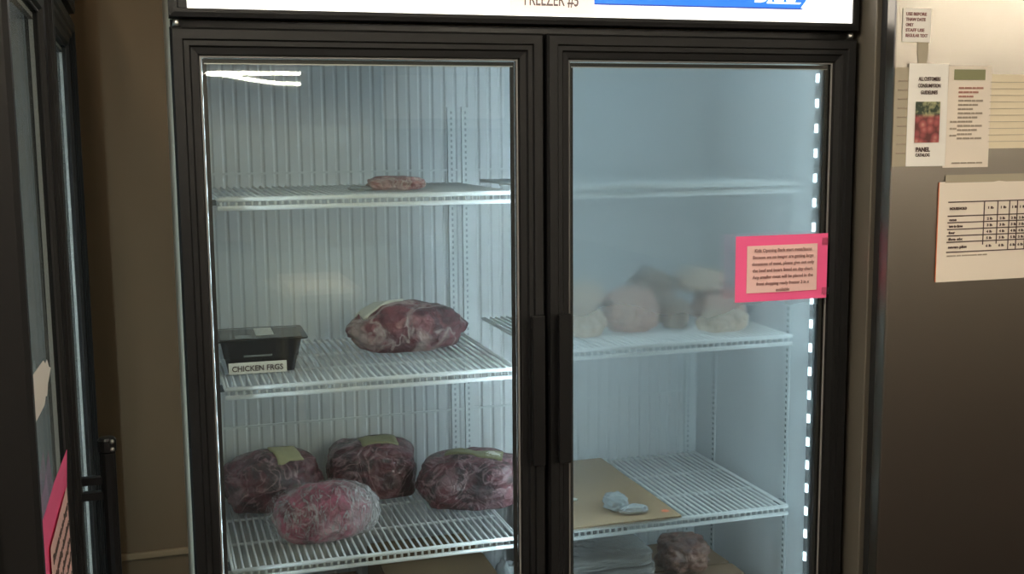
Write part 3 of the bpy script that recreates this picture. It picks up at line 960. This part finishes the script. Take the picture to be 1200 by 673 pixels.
# ------------------------------------------------------------------ pink notice on the right door
t = thing('notice', 'pink-bordered notice taped to the right glass door', 'notice', (0.409, -0.0015, 1.197))
back = obj('pink_sheet', sheet(0, 0.216, 0, 0.137, lambda u, v: 0.001 + 0.0012 * math.sin(u * 3.1), 14, 8), M['pink'], t)
pr_ = obj('printed_sheet', sheet(0.025, 0.190, 0.0185, 0.1165, lambda u, v: 0.0034 + 0.003 * (1 - v) * math.sin(u * 3.1), 12, 8), M['pink_print'], t)
lines = ['Kids Opening Back start meat/items', 'Because we no longer are getting large', 'donations of meat, please give out only', 'the beef and boars listed on day chart.',
         'Any smaller meat will be placed in the', 'front shopping ready freezer 3 in x', 'available']
for k, s in enumerate(lines):
    wd = [0.134, 0.142, 0.146, 0.142, 0.142, 0.124, 0.032][k]
    text('lettering', s, 0.0098, (0.1075, -0.0072, 0.1035 - k * 0.0138), M['ink_soft'], pr_, align='CENTER', width=wd, bold=0.00015)
for tx, tz in ((0.207, 0.120), (0.209, 0.015)):
    obj('tape', boxes((tx - 0.006, tx + 0.010, -0.0028, -0.0024, tz - 0.008, tz + 0.008)), M['glass'], t)
# curled pink notice and torn scrap on the left freezer
t = thing('notice', 'curled pink notice hanging from the dark freezer door at the left edge', 'notice', (-0.8660, -0.385, 0.845), R(89.5))
def curl(u, v):
    return 0.001 + 0.030 * max(0, v - 0.75) * max(0, u - 0.5)
obj('pink_sheet', sheet(-0.32, 0, 0, 0.26, curl, 14, 14, shear=0.0), M['pink'], t)
pp = obj('printed_sheet', sheet(-0.285, -0.035, 0.02, 0.215, lambda u, v: 0.0045, 10, 10), M['pink_print'], t)
for k in range(7):
    text('lettering', ['Because we no longer', 'are getting donations', 'of meat, please give', 'out only the beef', 'listed on day chart', 'placed in the front', 'freezer'][k],
         0.016, (-0.275, -0.0055, 0.190 - k * 0.025), M['ink'], pp, width=0.225, bold=0.0004)
tag(obj('paper_scrap', sheet(-0.15, 0, -0.028, 0.028, lambda u, v: 0.004 * u + 0.003 * v * u, 10, 6), M['paper_white']),
    'torn white paper scrap stuck on the left freezer door above the curled notice', 'paper')
o = bpy.data.objects['paper_scrap']
for v in o.data.vertices:
    if v.co.x > -0.05:
        v.co.z *= max(0.2, 1 - (v.co.x + 0.05) * 15 + 0.25 * math.sin(v.co.x * 190))
o.location = (-0.8705, -0.53, 1.246)
o.rotation_euler = (0, 0, R(90))

# ------------------------------------------------------------------ stainless refrigerator on the right
ST = thing('steel_refrigerator', 'brushed stainless steel upright refrigerator with papers on its door', 'refrigerator', (1.10, 0, 0))
obj('cabinet', boxes((-0.40, 0.40, -0.040, 0.70, 0.12, 2.02)), M['steel_side'], ST, bevel=0.003)
obj('door_gasket', boxes((-0.388, 0.388, -0.073, -0.040, 0.17, 1.98)), M['rubber'], ST)
dr = obj('door', boxes((-0.40, 0.40, -0.105, -0.073, 0.16, 1.99)), M['steel'], ST, bevel=0.004)
bm = tube(bmesh.new(), [(0.33, -0.105, 0.85), (0.33, -0.15, 0.86), (0.33, -0.15, 1.24), (0.33, -0.105, 1.25)], 0.011, 12)
obj('handle', bm, M['metal'], dr, smooth=True)
obj('kick_plate', boxes((-0.39, 0.39, -0.02, 0.0, 0.03, 0.12)), M['black'], ST)
for lx, ly in ((-0.36, 0.03), (0.36, 0.03), (-0.36, 0.66), (0.36, 0.66)):
    obj('leg', tube(bmesh.new(), [(lx, ly, 0.0), (lx, ly, 0.12)], [0.02, 0.026], 12), M['metal'], ST)
YS = -0.1055
def paper(name, label, x0, x1, z0, z1, m, bow=0.002, shear=0.0, base=0.0006):
    t = thing(name, label, 'paper', (x0, YS, z0))
    t.rotation_euler = (0, 0, 0)
    s = obj('sheet', sheet(0, x1 - x0, 0, z1 - z0, lambda u, v: base + 0.0007 + bow * math.sin(u * 3.1) * (1 - v * 0.7), 12, 12, shear=shear), m, t)
    return t, s
def txt(t, s, body, size, x, z, width, m='ink', yy=-0.0045, roll=0.0, bold=0.0003, align='LEFT'):
    return text('lettering', body, size, (x, yy, z), M[m], s, width=width, roll=roll, bold=bold, align=align)
# small rounded card at the top with tape below
t, s = paper('note_card', 'small cream note card at the top of the steel door', 0.715, 0.781, 1.722, 1.788, M['paper_white'], 0.001)
for k, (l, wd) in enumerate((('USE BEFORE', 0.048), ('THAW DATE', 0.046), ('ONLY', 0.018), ('STAFF USE', 0.044), ('REGULAR TEXT', 0.052))):
    txt(t, s, l, 0.0085, 0.006, 0.052 - k * 0.0105, wd, 'ink_soft', bold=0.0003, yy=-0.0024)
o = tag(obj('tape_strip', sheet(0, 0.026, 0, 0.043, lambda u, v: 0.0008, 2, 2), M['paper_back']), 'greyish tape strip hanging below the small note card', 'tape')
o.location = (0.752, YS, 1.680)
for v in o.data.vertices:
    if v.co.z < 0.02:
        v.co.x = 0.013 + (v.co.x - 0.013) * 0.75
t, s = paper('paper_sheet', 'thin grey sheet partly hidden behind the flyer at the door edge', 0.701, 0.748, 1.474, 1.672, M['paper_back'], 0.0008)
for k in range(9):
    txt(t, s, 'mmmm mm', 0.007, 0.008, 0.17 - k * 0.018, 0.022, 'ink_pale', yy=-0.0022)
t, s = paper('flyer', 'white flyer with a red meat picture on the steel door', 0.732, 0.826, 1.474, 1.680, M['paper_white'], 0.0025, base=0.0030)
for k, l in enumerate(('ALL CUSTOMERS', 'CONSUMPTION', 'GUIDELINES')):
    txt(t, s, l, 0.0105, 0.047, 0.172 - k * 0.0135, [0.052, 0.054, 0.040][k], 'ink', yy=-0.0068, align='CENTER', bold=0.0002)
def picture_mat():
    m = bpy.data.materials.new('meat_picture')
    m.use_nodes = True
    nt = m.node_tree
    L = nt.links.new
    p = nt.nodes['Principled BSDF']
    p.inputs['Roughness'].default_value = 0.5
    tc = nt.nodes.new('ShaderNodeTexCoord')
    vo = nt.nodes.new('ShaderNodeTexVoronoi')
    vo.inputs['Scale'].default_value = 62
    L(tc.outputs['Object'], vo.inputs['Vector'])
    r = nt.nodes.new('ShaderNodeValToRGB')
    r.color_ramp.elements[0].color = (0.62, 0.30, 0.24, 1)
    r.color_ramp.elements[1].color = (0.12, 0.02, 0.02, 1)
    r.color_ramp.elements[1].position = 0.75
    e = r.color_ramp.elements.new(0.35); e.color = (0.42, 0.09, 0.09, 1)
    L(vo.outputs[0], r.inputs[0])
    n = nt.nodes.new('ShaderNodeTexNoise')
    n.inputs['Scale'].default_value = 70
    L(tc.outputs['Object'], n.inputs['Vector'])
    r2 = nt.nodes.new('ShaderNodeValToRGB')
    r2.color_ramp.elements[0].color = (0.02, 0.04, 0.02, 1); r2.color_ramp.elements[0].position = 0.4
    r2.color_ramp.elements[1].color = (0.42, 0.42, 0.22, 1); r2.color_ramp.elements[1].position = 0.6
    L(n.outputs[0], r2.inputs[0])
    sp = nt.nodes.new('ShaderNodeSeparateXYZ')
    L(tc.outputs['Object'], sp.inputs[0])
    mr = nt.nodes.new('ShaderNodeMapRange')
    mr.inputs[1].default_value = 0.098; mr.inputs[2].default_value = 0.106
    L(sp.outputs['Z'], mr.inputs[0])
    mx = nt.nodes.new('ShaderNodeMix'); mx.data_type = 'RGBA'
    L(mr.outputs[0], mx.inputs[0]); L(r.outputs[0], mx.inputs[6]); L(r2.outputs[0], mx.inputs[7])
    L(mx.outputs[2], p.inputs['Base Color'])
    return m
obj('meat_picture', boxes((0.016, 0.074, -0.0078, -0.0070, 0.048, 0.130)), picture_mat(), t)
txt(t, s, 'PANEL', 0.012, 0.020, 0.030, 0.034, 'ink', yy=-0.0068, bold=0.0006)
txt(t, s, 'CATALOG', 0.009, 0.020, 0.020, 0.034, 'ink', yy=-0.0068)
t, s = paper('printed_page', 'printed page with an olive heading bar, right of the flyer', 0.822, 0.934, 1.470, 1.676, M['paper'], 0.002, base=0.0012)
obj('heading_bar', boxes((0.018, 0.094, -0.0040, -0.0036, 0.178, 0.199)), M['olive'], t)
for k in range(13):
    txt(t, s, 'mmm mmmm mm mmmm', 0.0075, 0.030, 0.160 - k * 0.0085, 0.060 - 0.012 * (k % 3), 'ink_red' if k < 3 else 'ink_pale', yy=-0.0044)
for k in range(3):
    txt(t, s, 'mm mmm', 0.007, 0.012, 0.092 - k * 0.014, 0.016, 'ink_pale', yy=-0.0044)
txt(t, s, 'mmmm mmm mmmm mmm', 0.006, 0.020, 0.008, 0.075, 'ink_pale', yy=-0.0044)
t, s = paper('ruled_page', 'cream ruled page at the right edge above the chart', 0.926, 1.140, 1.508, 1.660, M['paper_cream'], 0.0015)
for k in range(10):
    obj('ruled_line', boxes((0.004, 0.208, -0.0034, -0.0030, 0.014 + k * 0.0135, 0.0150 + k * 0.0135)), M['ink_pale'], t)
t, s = paper('chart', 'white chart with a black grid table and orange left edge on the steel door', 0.817, 1.110, 1.233, 1.441, M['paper'], 0.001, base=0.0012)
bm = bmesh.new()
for z in (0.166, 0.137, 0.1235, 0.1095, 0.096, 0.083, 0.062):
    box(bm, 0.022, 0.285, -0.0036, -0.0031, z - 0.0012, z + 0.0012)
for x, zb in ((0.112, 0.075), (0.146, 0.076), (0.176, 0.062), (0.196, 0.062), (0.218, 0.062), (0.240, 0.062), (0.262, 0.062), (0.285, 0.062)):
    box(bm, x - 0.0012, x + 0.0012, -0.0036, -0.0031, zb, 0.166)
obj('table_grid', bm, M['ink'], t)
for k in range(6):
    zz = (0.150, 0.127, 0.1135, 0.100, 0.0865, 0.070)[k]
    txt(t, s, ('HOUSEHOLD', 'one', 'two to three', 'four', 'five six', 'seven plus')[k], 0.0075, 0.026, zz, (0.042, 0.018, 0.034, 0.016, 0.036, 0.046)[k], 'ink', yy=-0.0036)
    for x in (0.120, 0.152, 0.181, 0.201, 0.224, 0.246):
        txt(t, s, '%d %s' % (k + 1, 'lb'), 0.0070, x, zz, 0.014, 'ink', yy=-0.0036)
txt(t, s, 'mmmm mm mmmmmmm mm mm', 0.005, 0.024, 0.053, 0.10, 'ink_pale', yy=-0.0036)
obj('orange_edge', boxes((-0.002, 0.007, -0.0016, -0.0012, 0.001, 0.207)), M['orange'], t)
obj('plastic_sleeve', boxes((0.014, 0.293, -0.0022, -0.0014, 0.206, 0.222)), M['paper_back'], t)
